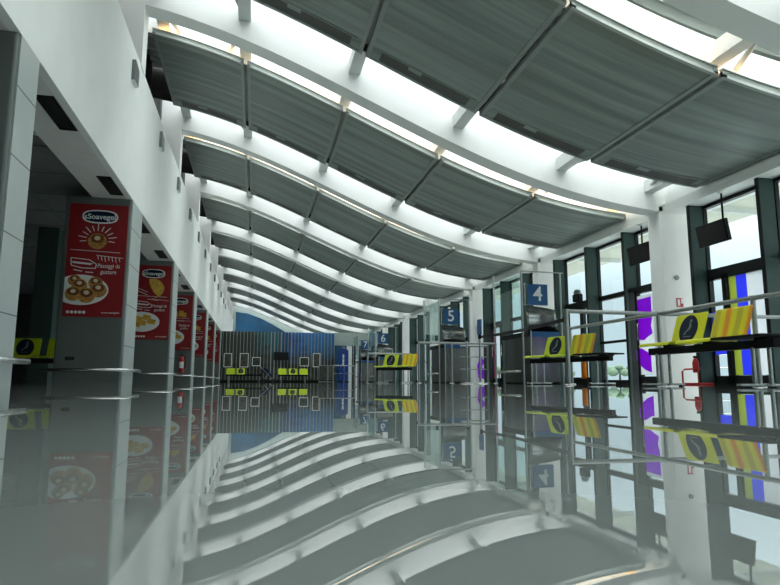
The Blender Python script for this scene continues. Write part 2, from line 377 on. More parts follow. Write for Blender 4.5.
# ------------------------------------------------------------------ right-hand glazed wall
wr = struct(empty('wall_right'))
MB().box(8.0, XR+.35, YB, YE, ZW, 3.62).build('edge_beam', M['white'], wr)
MB().box(8.08, XR+.35, YB, YE, 3.62, 4.9).build('upper_wall', M['white'], wr)
for k in BK:
    y = by(k)
    c = struct(MB().box(XC, XR+.3, y, y+BW, 0, prof(8)+.1).build('wall_column', M['white']))
wn = 0
def sticker(name, m, y0, y1, z0, z1, parent, x=XR-.025): return MB().box(x-.004, x, y0, y1, z0, z1).build(name, m, parent)
NWIN = 0; NDOOR = 0
for k in range(-2, 9):                 # bay k lies just before column k (nearer the camera: y below by(k))
    yend = by(k); ybeg = by(k-1)+BW
    fins = [yend-.62, yend-2.30, yend-3.92]
    edges = [ybeg]+fins[::-1]+[yend]
    for s in range(3):                 # three sub-bays nearer->farther
        a, b = edges[s], edges[s+1]
        is_door = (k == 0 and s == 2) or (k == 1 and s in (0, 2)) or (k == 2 and s in (0, 2)) or (k == 3 and s == 1)
        if is_door: NDOOR += 1
        NWIN += 1
        w = struct(empty('window_%d' % NWIN))
        f = MB()
        f.box(XR-.05, XR+.05, a, b, ZW-.07, ZW); f.box(XR-.05, XR+.05, a, b, 2.04, 2.16)
        f.box(XR-.04, XR+.04, a, a+.05, 2.16, ZW); f.box(XR-.04, XR+.04, b-.05, b, 2.16, ZW)
        if not is_door:
            f.box(XR-.04, XR+.04, a, a+.05, 0, 2.1); f.box(XR-.04, XR+.04, b-.05, b, 0, 2.1)
            f.box(XR-.04, XR+.04, a, b, .0, .09); f.box(XR-.04, XR+.04, a, b, .97, 1.03)
        f.build('frame', M['frame'], w)
        MB().box(XR-.006, XR+.006, a+.05, b-.05, 2.16, ZW-.07).build('pane', M['glass'], w)
        if not is_door: MB().box(XR-.006, XR+.006, a+.05, b-.05, .09, 2.04).build('pane', M['glass'], w)
        fin = MB().box(8.1, XR-.05, b-.035, b+.035, 0 if not is_door else 0, ZW).build('mullion', M['fin'], w)
        MB().box(8.085, 8.1, b-.038, b+.038, 0, ZW).build('mullion_cap', M['frame'], w)
        if is_door:
            d = struct(empty('door_%d' % NDOOR))
            mid = (a+b)/2 if k else 9.54
            xd = XR if not (k == 1 and s == 0) else 8.16
            if k == 1 and s == 0: mid = 11.95; MB().box(xd, XR, a, b, 2.04, 2.12).box(xd, XR, b-.04, b-.005, 0, 2.1).build('porch', M['frame'], d)
            for (p, q) in ((a, mid), (mid, b)) if xd == XR else ((a+.02, b-.3),):
                fr = MB().box(xd-.045, xd+.045, p+.01, p+.08, 0, 2.04).box(xd-.045, xd+.045, q-.08, q-.01, 0, 2.04)
                fr.box(xd-.045, xd+.045, p, q, 0, .16).box(xd-.045, xd+.045, p, q, 1.95, 2.04)
                lf = fr.build('leaf_frame', M['frame'], d)
                MB().box(xd-.006, xd+.006, p+.08, q-.08, .16, 1.95).build('pane', M['glass'], d)
                MB().tube([(xd-.05,q-.12,.95),(xd-.09,q-.12,.95),(xd-.09,q-.12,1.3),(xd-.05,q-.12,1.3)], .012, 8).build('handle', M['chrome'], lf)
            if k == 0:                 # near door: yellow-green and blue strips
                sticker('colour_strip', M['gfilm'], 9.29, 9.53, .17, 2.0, d); sticker('colour_strip', M['bfilm'], 9.05, 9.29, .17, 2.0, d)
                sticker('colour_strip', M['bfilm'], 9.62, 9.93, .95, 1.35, d); sticker('colour_strip', M['bfilm'], 9.62, 9.93, .55, .72, d)
                sticker('colour_strip', M['wfilm'], 8.62, 9.04, .17, 1.93, d)
            if k == 1 and s == 0:      # purple shape printed on the leaf beside the column
                pw = [(11.30,.20),(11.86,.20),(11.86,1.90),(11.30,1.90)]
                MB().prism(pw, 0, xd-.031, xd-.027).build('white_film', M['wfilm'], d)
                pp = [(11.83,1.82),(11.34,1.84),(11.34,1.36),(11.39,1.22),(11.34,1.06),(11.50,1.0),(11.64,.93),(11.83,.95)]
                MB().prism(pp, 0, xd-.037, xd-.033).build('purple_shape', M['purple'], d)
                pq = [(11.93,.72),(11.75,.76),(11.52,.66),(11.44,.66),(11.44,.24),(11.66,.30),(11.82,.40),(11.93,.52)]
                MB().prism(pq, 0, xd-.037, xd-.033).build('purple_shape', M['purple'], d)
            if k == 1 and s == 1:
                pass
            if k == 2 and s == 2: sticker('magenta_strip', M['magenta'], 20.62, 20.85, .17, 1.95, d)
            if k == 2 and s == 0: sticker('purple_strip', M['purple'], 16.9, 17.2, .3, 1.6, d)
pst = thing('poster', 'tall white poster with purple shapes on the side of a white column', 'poster', (8.2,21.61,.03))
MB().box(-.2, .2, -.006, 0, 0, 1.75).build('sheet', M['wfilm'], pst)
MB().prism([(-.12,.15),(.15,.1),(.17,.4),(.02,.55),(.14,.75),(-.02,.95),(-.16,.6)], 1, -.01, -.007).build('purple_shape', M['purple'], pst)
op = thing('notice', 'small orange notice low on the glazing beyond the yellow bench', 'notice', (XR-.06,14.62,.12))
MB().box(-.006, 0, -.13, .13, 0, .46).build('sheet', M['orange'], op)
# outside: apron, canopy, trees, railing
struct(MB().box(XR+.1, 300, -150, 300, -.12, -.02).build('ground', M['concrete']))
cn = struct(empty('canopy'))
MB().box(XR+.4, 10.7, YB, YE, 3.72, 3.95).build('canopy_slab', M['canopy'], cn)
for k in range(-2, 9):
    MB().box(XR+.4, 10.7, by(k)+.1, by(k)+.18, 3.60, 3.72).build('canopy_rib', M['purlin'], cn)
for i in range(12):
    a = math.radians(12+i*5.2); R = 120+18*random.random(); hgt = 2.6+1.6*random.random()
    t = thing('tree', 'hazy green tree far across the apron, seen low through the glazing', 'tree', (R*math.sin(a), R*math.cos(a), -.02), 0, 'far trees across the apron')
    MB().tube([(0,0,0),(0,0,hgt*.5)], [.25,.15], 7).build('trunk', M['bark'], t)
    cr = MB()
    for q in range(9):
        cx, cy, cz = random.uniform(-2.6,2.6), random.uniform(-2,2), hgt*random.uniform(.45,.72); r = random.uniform(.7,1.1)
        pr = [(max(.01, r*math.sin(PI*j/7))*(1+.12*random.random()), -r*math.cos(PI*j/7)*.8) for j in range(8)]
        cr.lathe(pr, (cx,cy,cz), 9)
    cr.build('crown', M['leaf'], t)
ro = thing('railing', 'thin grey railing standing on the apron outside the glazing', 'railing', (0,13.4,0))
for x in (8.9, 10.4, 11.9): MB().tube([(x,0,-.02),(x,0,1.0)], .022, 8).build('post', M['rail'], ro)
for z in (1.0, .72, .4): MB().tube([(8.9,0,z),(11.9,0,z)], .018, 8).build('bar', M['rail'], ro)

# ------------------------------------------------------------------ arcade pillars, banners
def text_mesh(txt, size, align='CENTER', shear=0, bold=0):
    cu = bpy.data.curves.new('txt', 'FONT'); cu.body = txt; cu.size = size; cu.align_x = align; cu.align_y = 'CENTER'; cu.shear = shear; cu.offset = bold
    cu.extrude = .0015
    o = bpy.data.objects.new('txt', cu); COL.objects.link(o)
    bpy.context.view_layer.update()
    me = bpy.data.meshes.new_from_object(o.evaluated_get(bpy.context.evaluated_depsgraph_get()))
    bpy.data.objects.remove(o); return me
def put_text(txt, size, loc, parent, m, name='lettering', facing='-Y', align='CENTER', shear=0, bold=0, sx=1):
    me = text_mesh(txt, size, align, shear, bold); me.materials.clear(); me.materials.append(m)
    # text lies in its XY plane: stand it up
    R = Matrix(((1,0,0,0),(0,0,-1,0),(0,1,0,0),(0,0,0,1))) if facing == '-Y' else Matrix(((0,0,-1,0),(-1,0,0,0),(0,1,0,0),(0,0,0,1)))
    me.transform(Matrix.Diagonal((sx,1,1,1))); me.transform(R)
    o = bpy.data.objects.new(name, me); COL.objects.link(o); o.parent = parent; o.location = loc; return o
def ell(m, cx, cz, a, b, y0, y1, n=28, rot=0, p=2.0):
    pts = []
    for k in range(n):
        t = 2*PI*k/n; c, s = math.cos(t), math.sin(t)
        x = a*math.copysign(abs(c)**(2/p), c); z = b*math.copysign(abs(s)**(2/p), s)
        pts.append((cx+x*math.cos(rot)-z*math.sin(rot), cz+x*math.sin(rot)+z*math.cos(rot)))
    return m.prism(pts, 1, y0, y1)
def bar(m, x0, z0, x1, z1, w, y0, y1):
    d = Vector((x1-x0, z1-z0)); d.normalize(); nx, nz = -d.y*w/2, d.x*w/2
    return m.prism([(x0+nx,z0+nz),(x1+nx,z1+nz),(x1-nx,z1-nz),(x0-nx,z0-nz)], 1, y0, y1)
def bun(parent, cx, cz, r, y):
    ell(MB(), cx, cz-r*.1, r, r*.92, y-.004, y).build('pastry', M['bun'], parent)
    ell(MB(), cx, cz+r*.18, r*.72, r*.5, y-.008, y-.004).build('filling', M['bund'], parent)
    ell(MB(), cx, cz+r*.24, r*.32, r*.26, y-.012, y-.008).build('cream', M['crumb'], parent)

def banner(idx, x, y, z0, label):
    t = thing('banner', label, 'banner', (x, y, z0), 0, 'red food banners on the arcade pillars')
    W, Hh = .90, 1.88
    MB().box(-W/2, W/2, -.012, 0, 0, Hh).build('red_sheet', M['red'], t)
    Y = -.0125
    lg = ell(MB(), .02, Hh-.21, .275, .115, Y-.006, Y, 40, 0, 2.6).build('logo_border', M['ink'], t)
    ell(MB(), .02, Hh-.21, .25, .092, Y-.009, Y-.0065, 40, 0, 2.6).build('logo_field', M['navy'], t)
    put_text('Soavegel', .125, (.045, Y-.011, Hh-.215), t, M['ink'], 'logo_lettering', bold=.002)
    sw = MB(); bar(sw, -.19, Hh-.19, -.215, Hh-.24, .02, Y-.012, Y-.0095); bar(sw, -.17, Hh-.24, -.215, Hh-.25, .016, Y-.012, Y-.0095)
    sw.build('logo_mark', M['ink'], t)
    ln = MB()
    bar(ln, -.40, 1.10, .36, 1.075, .008, Y-.003, Y); bar(ln, .0, 1.02, .41, .985, .008, Y-.003, Y)
    if idx == 0:
        for k in range(11):
            a = math.radians(-8+k*19.6); r0, r1 = .17, .27+.03*(k % 2)
            bar(ln, r0*math.cos(a), 1.28+r0*math.sin(a)*.9, r1*math.cos(a), 1.28+r1*math.sin(a)*.9, .012, Y-.003, Y)
        for k in range(7): bar(ln, .02+k*.055, 1.018-k*.005, .035+k*.055, .95-.012*(k % 3)-k*.004, .010, Y-.003, Y)
        ln.build('line_drawing', M['ink'], t)
        bun(t, 0, 1.27, .145, Y-.004)
    elif idx == 1:
        for dz in (0, .07): bar(ln, -.36, 1.30-dz, -.1, 1.19-dz, .01, Y-.003, Y)
        bar(ln, -.1, 1.02, .16, .985, .01, Y-.003, Y)
        ln.build('line_drawing', M['ink'], t)
        pts = []
        for k in range(17): a = math.radians(112-k*12.5); pts.append((.02+.27*math.cos(a), 1.29+.25*math.sin(a)))
        pts += [(.16,1.09),(.06,1.17),(-.02,1.30),(-.07,1.42)]
        MB().prism(pts, 1, Y-.006, Y-.003).build('crescent_pastry', M['ygold'], t)
    else:
        bar(ln, -.05, 1.0, .2, .985, .01, Y-.003, Y); ln.build('line_drawing', M['ink'], t)
        for (cx, cz, r) in ((-.10,1.22,.1),(.08,1.25,.1),(.20,1.2,.08)):
            MB().prism([(cx-r*.8,cz-r),(cx+r*.7,cz-r*1.1),(cx+r*.8,cz+r*.9),(cx-r*.6,cz+r)], 1, Y-.006, Y-.003).build('snack', M['ygold'], t)
    if idx < 2:
        bx = MB()                       # chalk outline of a tin with a name scribbled on it
        pl = [(-.38,.965),(-.10,.94),(.01,.87),(.0,.80),(-.2,.80),(-.37,.84)]
        for a, b in zip(pl, pl[1:]+pl[:1]): bar(bx, *a, *b, .013, Y-.003, Y)
        for (a, b) in (((-.36,.90),(-.05,.875)),((-.35,.885),(-.07,.86)),((-.33,.77),(-.2,.745)),((-.15,.735),(-.03,.73))): bar(bx, *a, *b, .014, Y-.003, Y)
        bx.build('chalk_outline', M['ink'], t)
    put_text('Passaggi da', .098, (.20, Y-.003, .845), t, M['ink'], 'slogan', shear=.1, sx=.80)
    put_text('gustare', .098, (.20, Y-.003, .745), t, M['ink'], 'slogan', shear=.1, sx=.85)
    # plate cut by the left edge of the print
    a0 = math.pi*.5
    cx, cz, A, B = -.20, .44, .42, .25
    pts = []
    for k in range(40):
        tt = 2*PI*k/40; px = cx+A*math.cos(tt); pz = cz+B*math.sin(tt); pts.append((max(px, -W/2), pz))
    MB().prism(pts, 1, Y-.003, Y).build('white_plate', M['ink'], t)
    if idx == 0:
        for (bx_, bz, r) in ((-.30,.60,.10),(.02,.57,.11),(-.22,.52,.12),(-.30,.38,.125),(.07,.45,.13),(-.10,.36,.135)): bun(t, bx_, bz, r, Y-.003-.013*(.6-bz if bz < .6 else 0)*10)
    else:
        for j, (bx_, bz) in enumerate(((-.3,.52),(-.1,.55),(-.2,.42),(.02,.45),(-.33,.38))):
            MB().prism([(bx_-.11,bz-.05),(bx_+.09,bz-.08),(bx_+.12,bz+.04),(bx_-.06,bz+.08)], 1, Y-.007-.002*j, Y-.003).build('fried_snack', M['ygold'], t)
    ic = MB()
    for k in range(5): ell(ic, -.37+k*.06, .075, .025, .025, Y-.003, Y, 14)
    ic.build('round_icons', M['ink'], t)
    put_text('www.soavegel.it', .042, (.27, Y-.003, .075), t, M['ink'], 'web_address')
    return t

PILY = [(6.08+5.55*k) for k in range(-1, 9)]
blab = ['red banner with a ring of buns on a plate, on the nearest pillar in view','red banner with a yellow crescent pastry, on the second bannered pillar','red banner above the red fire extinguisher, third from the camera','narrow-looking red banner on the fourth bannered pillar from the camera','red banner on the fifth bannered pillar, farther along the arcade','red banner on the sixth bannered pillar, near the slatted screen','red banner on the last pillar by the slatted screen']
for i, yf in enumerate(PILY):
    if yf > 46: break
    yn = yf-(.95 if i != 1 else .52)
    x0, x1 = -3.14, XL-.01
    p = struct(empty('pillar', (0,0,0)))
    r = .035; pl = []                   # rounded hall-side corners
    for (cx, cy, a0) in ((x1-r, yn+r, -90), (x1-r, yf-r, 0), (x0+r, yf-r, 90), (x0+r, yn+r, 180)):
        for q in range(7): a = math.radians(a0+15*q); pl.append((cx+r*math.cos(a), cy+r*math.sin(a)))
    body = MB().prism(pl, 2, 0, ZF0-.002)
    core = body.build('pillar_core', M['clad_shade'], p)
    MB().box(x1-.002, x1+.012, yn+.04, yf-.02, .0, ZF0-.004).build('side_cladding', M['clad'], p)
    j = MB()
    for z in (.62, 1.3, 1.98, 2.6): j.box(x1+.008, x1+.0135, yn+.04, yf-.02, z-.005, z+.006)
    for z in (.62,): j.box(x0+.1, x1-.1, yn-.0015, yn+.01, z-.005, z+.005)
    j.build('cladding_joints', M['joint'], p)
    o = .10
    MB().tube([(x0-o,yf+.0,.22),(x0-o,yn-o,.22),(x1+o,yn-o,.22),(x1+o,yf+o,.22),(x0-o,yf+o,.22)], .026, 10).build('bumper_rail', M['chrome'], p)
    br = MB()
    for (bx_, by_) in ((x1, yn+.2), (x1, yf-.2), (x0+.3, yn), (x1-.2, yn)):
        if by_ == yn: br.box(bx_-.015, bx_+.015, yn-o, yn+.01, .205, .235)
        else: br.box(x1-.01, x1+o, by_-.015, by_+.015, .205, .235)
    br.build('bumper_bracket', M['chrome'], p)
    if i >= 2: banner(min(i-2, 2), -2.61, yn-.002, 1.07, blab[min(i-2, 6)])
    if i == 2:
        s = thing('wall_socket', 'small black socket plate low on the nearest bannered pillar', 'socket', (-2.9, yn-.001, .40))
        MB().box(-.065, .065, -.012, 0, -.028, .028).build('plate', M['black'], s, .004)
        MB().box(-.045, .045, -.016, -.012, -.016, .016).build('cover', M['rubber'], s)
# fire extinguisher on the third bannered pillar
yx = PILY[4]-.95
fe = thing('fire_extinguisher', 'red fire extinguisher hung below the third banner on the pillar', 'fire extinguisher', (-2.42, yx-.1, .32))
MB().lathe([(.001,0),(.075,.0),(.085,.03),(.085,.42),(.06,.5),(.03,.53),(.03,.56),(.001,.56)], n=18).build('cylinder', M['fired'], fe)
MB().box(-.03, .03, -.02, .02, .56, .60).tube([(0,0,.6),(.0,-.1,.63)], .01, 6).build('valve', M['black'], fe)
MB().tube([(.03,0,.58),(.10,-.02,.52),(.12,-.02,.3),(.11,-.02,.16)], .012, 8).build('hose', M['black'], fe)
MB().add([(.0868*math.sin(a),-.0868*math.cos(a),z) for z in (.15,.36) for a in [math.radians(-50+10*q) for q in range(11)]], [(q,q+1,q+12,q+11) for q in range(10)]).build('paper_label', M['ink'], fe)
MB().box(-.03, .03, .08, .099, .3, .36).build('bracket', M['black'], fe)

# soffit vents
for i in range(12):
    yv = 4.15+2.68*i
    v = thing('ceiling_vent', 'black slot vent in the grey arcade soffit, %s from the camera' % ORD[i], 'vent', (-2.31, yv, ZF0), 0, 'slot vents in the arcade soffit')
    MB().box(-.10, .10, 0, .03, -.012, 0).box(-.10, .10, .90, .93, -.012, 0).box(-.10, -.085, 0, .93, -.012, 0).box(.085, .10, 0, .93, -.012, 0).build('frame', M['black'], v)
    MB().box(-.085, .085, .03, .90, -.004, -.001).build('opening', M['void'], v)
    sl = MB()
    for q in range(5): sl.box(-.07+.032*q, -.064+.032*q, .03, .9, -.012, -.004)
    sl.build('louvre', M['black'], v)
# fascia wall lamps
for i, (yv, zv) in enumerate([(4.4,5.05),(7.25,5.05)]+[(10.12+2.96*j,5.05) for j in range(12)]):
    w = thing('wall_lamp', 'grey box wall lamp on the white fascia, %s from the camera' % ORD[i], 'wall lamp', (XL, yv, zv), 0, 'box lamps along the white fascia')
    MB().prism([(-.16,-.17),(.16,-.17),(.16,.12),(-.16,.17)], 0, .0, .06).build('housing', M['lamp'], w, .01)
    MB().box(.005, .055, -.14, .14, -.176, -.170).build('lower_glass', M['ink'], w)
# lobby fittings
dc = thing('ceiling_camera', 'small white dome camera under the dark lobby ceiling', 'camera', (-2.95, 8.55, ZF0+.205))
MB().lathe([(.001,0),(.06,0),(.06,-.03),(.001,-.03)], n=16).build('base', M['white'], dc)
MB().lathe([(.05,-.03),(.05,-.06),(.036,-.09),(.001,-.105)], n=16).build('dome', M['lamp'], dc)
lc = struct(MB().box(-4.6, -4.2, 14.0, 14.4, 0, ZF0+.22).build('pillar', M['fin']))
lp = thing('hanging_sign', 'pale blank sign board hanging in the dark lobby left of the nearest banner', 'sign', (-4.38, 15.2, 1.52))
MB().box(-.16, .16, -.03, .03, 0, .58).build('board', M['clad'], lp, .008)
MB().tube([(0,0,.58),(0,0,1.74)], .01, 6).build('hanger', M['black'], lp)

# ------------------------------------------------------------------ beam benches
def emblem(parent, loc, rotm, r=.145):
    d = MB(); d.add([(r*math.cos(2*PI*k/28), r*1.15*math.sin(2*PI*k/28), .002) for k in range(28)]+[(r*math.cos(2*PI*k/28), r*1.15*math.sin(2*PI*k/28), -.0035) for k in range(28)],
        [tuple(range(28)), tuple(range(55, 27, -1))]+[(k, (k+1) % 28, 28+(k+1) % 28, 28+k) for k in range(28)])
    o = d.build('round_sticker', M['navy'], parent)
    g = MB(); R = []
    for (px, py, w) in ((.02,.075,.012),(.03,.03,.02),(.01,-.005,.022),(-.03,-.03,.014),(-.05,-.065,.012)): R.append((px, py, w))
    for (a, b) in zip(R, R[1:]):
        g.add([(a[0]-a[2],a[1],.004),(a[0]+a[2],a[1],.004),(b[0]+b[2],b[1],.004),(b[0]-b[2],b[1],.004)], [(0,1,2,3)])
    g.add([(.03+.02*math.cos(2*PI*k/12), .095+.02*math.sin(2*PI*k/12), .004) for k in range(12)], [tuple(range(12))])
    g.add([(-.06,-.09,.004),(.06,-.09,.004),(.06,-.082,.004),(-.06,-.082,.004)], [(0,1,2,3)])
    f = g.build('figure', M['lamp'], o)
    o.matrix_basis = Matrix.Translation(loc) @ rotm
    return o
def seat_shell(w, y, metal, parent, thick=.008):
    """seat faces -X; pan runs back to the curved heel"""
    m = MB()
    prof_ = [(-.40,.445),(-.39,.465),(-.365,.475),(-.20,.462),(-.06,.457),(-.005,.470)]
    vs = []; n = len(prof_)
    for yy in (y-w/2, y+w/2):
        for (x, z) in prof_: vs.append((x, yy, z))
        for (x, z) in prof_: vs.append((x, yy, z-thick))
    fs = []
    for i in range(n-1):
        fs += [(i, i+1, 2*n+i+1, 2*n+i), (n+i, n+i+1, 3*n+i+1, 3*n+i), (i, i+1, n+i+1, n+i), (2*n+i, 2*n+i+1, 3*n+i+1, 3*n+i)]
    fs += [(0, n, 3*n, 2*n), (n-1, 2*n-1, 4*n-1, 3*n-1)]
    m.add(vs, fs); return m.build('seat_pan', metal, parent)
def back_shell(w, y, metal, parent, thick=.012):
    P = [(.0,.468),(.022,.50),(.045,.57),(.085,.69),(.118,.79),(.128,.808)]
    vs = []; n = len(P)
    for yy, k in ((y-w/2, 0), (y+w/2, 0)):
        for j, (x, z) in enumerate(P):
            q = .02 if j == n-1 else 0
            vs.append((x, yy+(q if yy < y else -q), z))
        for j, (x, z) in enumerate(P):
            q = .02 if j == n-1 else 0
            vs.append((x+thick, yy+(q if yy < y else -q), z))
    fs = []
    for i in range(n-1):
        fs += [(i, i+1, 2*n+i+1, 2*n+i), (n+i, n+i+1, 3*n+i+1, 3*n+i), (i, i+1, n+i+1, n+i), (2*n+i, 2*n+i+1, 3*n+i+1, 3*n+i)]
    fs += [(0, n, 3*n, 2*n), (n-1, 2*n-1, 4*n-1, 3*n-1)]
    m = MB().add(vs, fs); return m.build('seat_back', metal, parent)
LEAN = Matrix.Rotation(-math.radians(73), 4, 'Y')
def emb_rot():
    # local x -> along -Y (left to right seen from the front), local y -> up the leaning back, local z -> out of the back (-X)
    a = math.radians(16)
    ex = Vector((0,-1,0)); ey = Vector((math.sin(a),0,math.cos(a))); ez = ex.cross(ey)
    return Matrix(((ex.x,ey.x,ez.x,0),(ex.y,ey.y,ez.y,0),(ex.z,ey.z,ez.z,0),(0,0,0,1)))
def bench(label, x, y, rz, seats, table=None, yel=None, group='yellow metal benches', length=None):
    """local frame: beam along Y, origin under the first (farthest) seat's back foot; seats = list of (offset, kind)"""
    t = thing('waiting_bench', label, 'bench', (x, y, 0), rz, group)
    far = seats[0][0]+.30; near = (table[1] if table else seats[-1][0]-.30)
    MB().box(-.26, -.18, near+.03, far-.02, .35, .425).build('beam', M['black'], t)
    for (off, kind) in seats:
        me = M['tape'] if kind == 'taped' else (yel or M['yel'])
        seat_shell(.50, off, yel or M['yel'], t)
        b = back_shell(.50, off, me, t)
        if kind == 'emblem':
            emblem(b, Vector((.062, off, .632)), emb_rot())
        if kind == 'taped': b['label'] = 'seat back wrapped in yellow and orange tape'
        MB().box(-.25, -.02, off-.03, off+.03, .415, .46).build('bracket', M['black'], t)
        for yy in (off-.2, off+.2): MB().tube([(-.03,yy,.445),(.012,yy,.47),(.10,yy,.67)], .01, 6).build('back_support', M['black'], t)
    if table:
        MB().box(-.42, .02, table[1], table[0], .445, .467).build('table_top', M['black'], t, .006)
        MB().box(-.30, -.14, table[1]+.05, table[1]+.2, .42, .446).build('table_bracket', M['black'], t)
    for yy in (far-.22, near+.22):
        lg = MB(); lg.tube([(-.18,yy-.05,.02),(-.18,yy-.05,.36)], .018, 8); lg.tube([(-.26,yy+.05,.02),(-.26,yy+.05,.36)], .018, 8)
        l = lg.build('leg', M['chrome'], t)
        ft = MB().box(-.48, .02, yy-.03, yy+.03, .012, .034); f = ft.build('foot', M['chrome'], l, .006)
        for gx in (-.45, -.02): MB().lathe([(.001,0),(.02,0),(.02,.013),(.001,.013)], (gx,yy,0), 10).build('glide', M['rubber'], l)
    return t
bench('yellow bench nearest on the right with an emblem seat and a taped seat', 4.66, 5.96, 0, [(0,'emblem'),(-.62,'taped')], (-.90,-1.5))
bench('yellow bench in front of the gate 4 desk with a black end table', 4.88, 9.50, math.radians(14), [(0,'emblem'),(-.62,'taped')], (-.92,-1.52), M['yel2'])
bench('yellow bench farther off between gates 5 and 6, behind a steel rail', 3.75, 17.2, math.radians(40), [(0,'emblem'),(-.66,'taped')], None, M['yel2'])
bench('yellow bench in the dark lobby behind the nearest pillar', -4.05, 12.1, math.radians(90), [(.62,'plain'),(0,'emblem'),(-.62,'plain')], None, M['yel2'])
bench('yellow bench of two seats before the left end of the slatted screen', -1.15, 38.6, math.radians(90), [(.3,'plain'),(-.3,'emblem')], (-.62,-1.6), M['yel2'])
bench('yellow bench of three seats before the middle of the slatted screen', 2.3, 38.6, math.radians(90), [(.65,'plain'),(0,'emblem'),(-.65,'plain')], None, M['yel2'])

# ------------------------------------------------------------------ steel barrier rails
def barrier(name, label, pts, posts, Hh=1.0, mids=(), r=.027, second=None):
    t = thing(name, label, 'barrier rail', (pts[0][0], pts[0][1], 0), 0, 'steel barrier rails by the gates')
    ox, oy = pts[0]
    MB().tube([(px-ox, py-oy, Hh-r) for (px, py) in pts], r, 12).build('top_rail', M['rail'], t)
    if second: MB().tube([(px-ox, py-oy, Hh-r) for (px, py) in second], r, 12).build('top_rail', M['rail'], t)
    for z in mids: MB().tube([(px-ox, py-oy, z) for (px, py) in pts], .014, 8).build('lower_rail', M['rail'], t)
    for (px, py) in posts:
        p = MB().tube([(px-ox,py-oy,.0),(px-ox,py-oy,Hh)], r*1.05, 12).build('post', M['rail'], t)
        MB().lathe([(.07,0),(.07,.012),(.035,.02)], (px-ox,py-oy,0), 16).build('floor_flange', M['chrome'], p)
    return t
barrier('barrier_rail', 'crossed steel rails fixed to one another behind the nearest yellow bench', [(4.0,7.37),(7.9,7.37)], [(4.0,7.37),(5.38,7.37),(7.86,7.37),(5.38,2.7),(5.38,5.72),(5.38,9.8)], second=[(5.38,2.6),(5.38,9.84)])
barrier('barrier_rail', 'steel rail across the hall in front of the gate 5 desk', [(3.84,14.3),(5.81,14.3)], [(3.84,14.3),(4.67,14.3),(5.81,14.3)])
barrier('barrier_rail', 'steel rail framing the far yellow bench near gate 6', [(3.68,20.4),(5.22,20.4)], [(3.68,20.4),(5.22,20.4)])
barrier('barrier_rail', 'short double steel rail between the belt post and gate 4 desk', [(5.2,15.2),(5.95,15.2)], [(5.95,15.2)], .99, (.68,.36))
barrier('barrier_rail', 'far steel rail before the partition right of the slatted screen', [(4.6,37),(5.9,37)], [(4.6,37),(5.25,37),(5.9,37)], 1.0, (.5,))
def stanchion(label, x, y, Hh, plate=False):
    t = thing('belt_post', label, 'belt post', (x, y, 0), 0, 'slim belt posts near gate 4')
    MB().lathe([(.16,0),(.16,.015),(.05,.03),(.03,.04)], n=24).build('base', M['chrome'], t)
    MB().tube([(0,0,.02),(0,0,Hh-.08)], .024, 12).build('post', M['rail'], t)
    MB().lathe([(.001,Hh),(.034,Hh),(.034,Hh-.09),(.024,Hh-.09)], n=14).build('belt_head', M['black'], t)
    if plate: MB().box(-.025, .025, -.08, .08, Hh, Hh+.33).build('sign_plate', M['blue'], t, .006)
    return t
stanchion('slim belt post with a blue plate on top, left of gate 4 desk', 4.72, 12.5, 1.05, True)
stanchion('slim belt post with a plain black head before gate 5 desk', 4.74, 13.4, 1.06)
b_ = thing('barrier_belt', 'black retractable belt stretched from the blue-topped post toward the bench rail', 'belt', (0,0,0))
bl = MB(); A = Vector((4.74,12.46,1.0)); B = Vector((4.02,7.42,.87))
for i in range(16):
    p = A.lerp(B, i/16); q = A.lerp(B, (i+1)/16); s1 = -.03*math.sin(PI*i/16); s2 = -.03*math.sin(PI*(i+1)/16)
    bl.add([(p.x-.002,p.y,p.z+s1-.026),(p.x-.002,p.y,p.z+s1+.026),(q.x-.002,q.y,q.z+s2+.026),(q.x-.002,q.y,q.z+s2-.026),
            (p.x+.002,p.y,p.z+s1-.026),(p.x+.002,p.y,p.z+s1+.026),(q.x+.002,q.y,q.z+s2+.026),(q.x+.002,q.y,q.z+s2-.026)],
           [(0,1,2,3),(7,6,5,4),(0,4,5,1),(3,2,6,7),(1,5,6,2),(0,3,7,4)])
bl.build('webbing', M['black'], b_); MB().box(4.0-.02, 4.0+.05, 7.40, 7.44, .83, .91).build('clip', M['black'], b_)

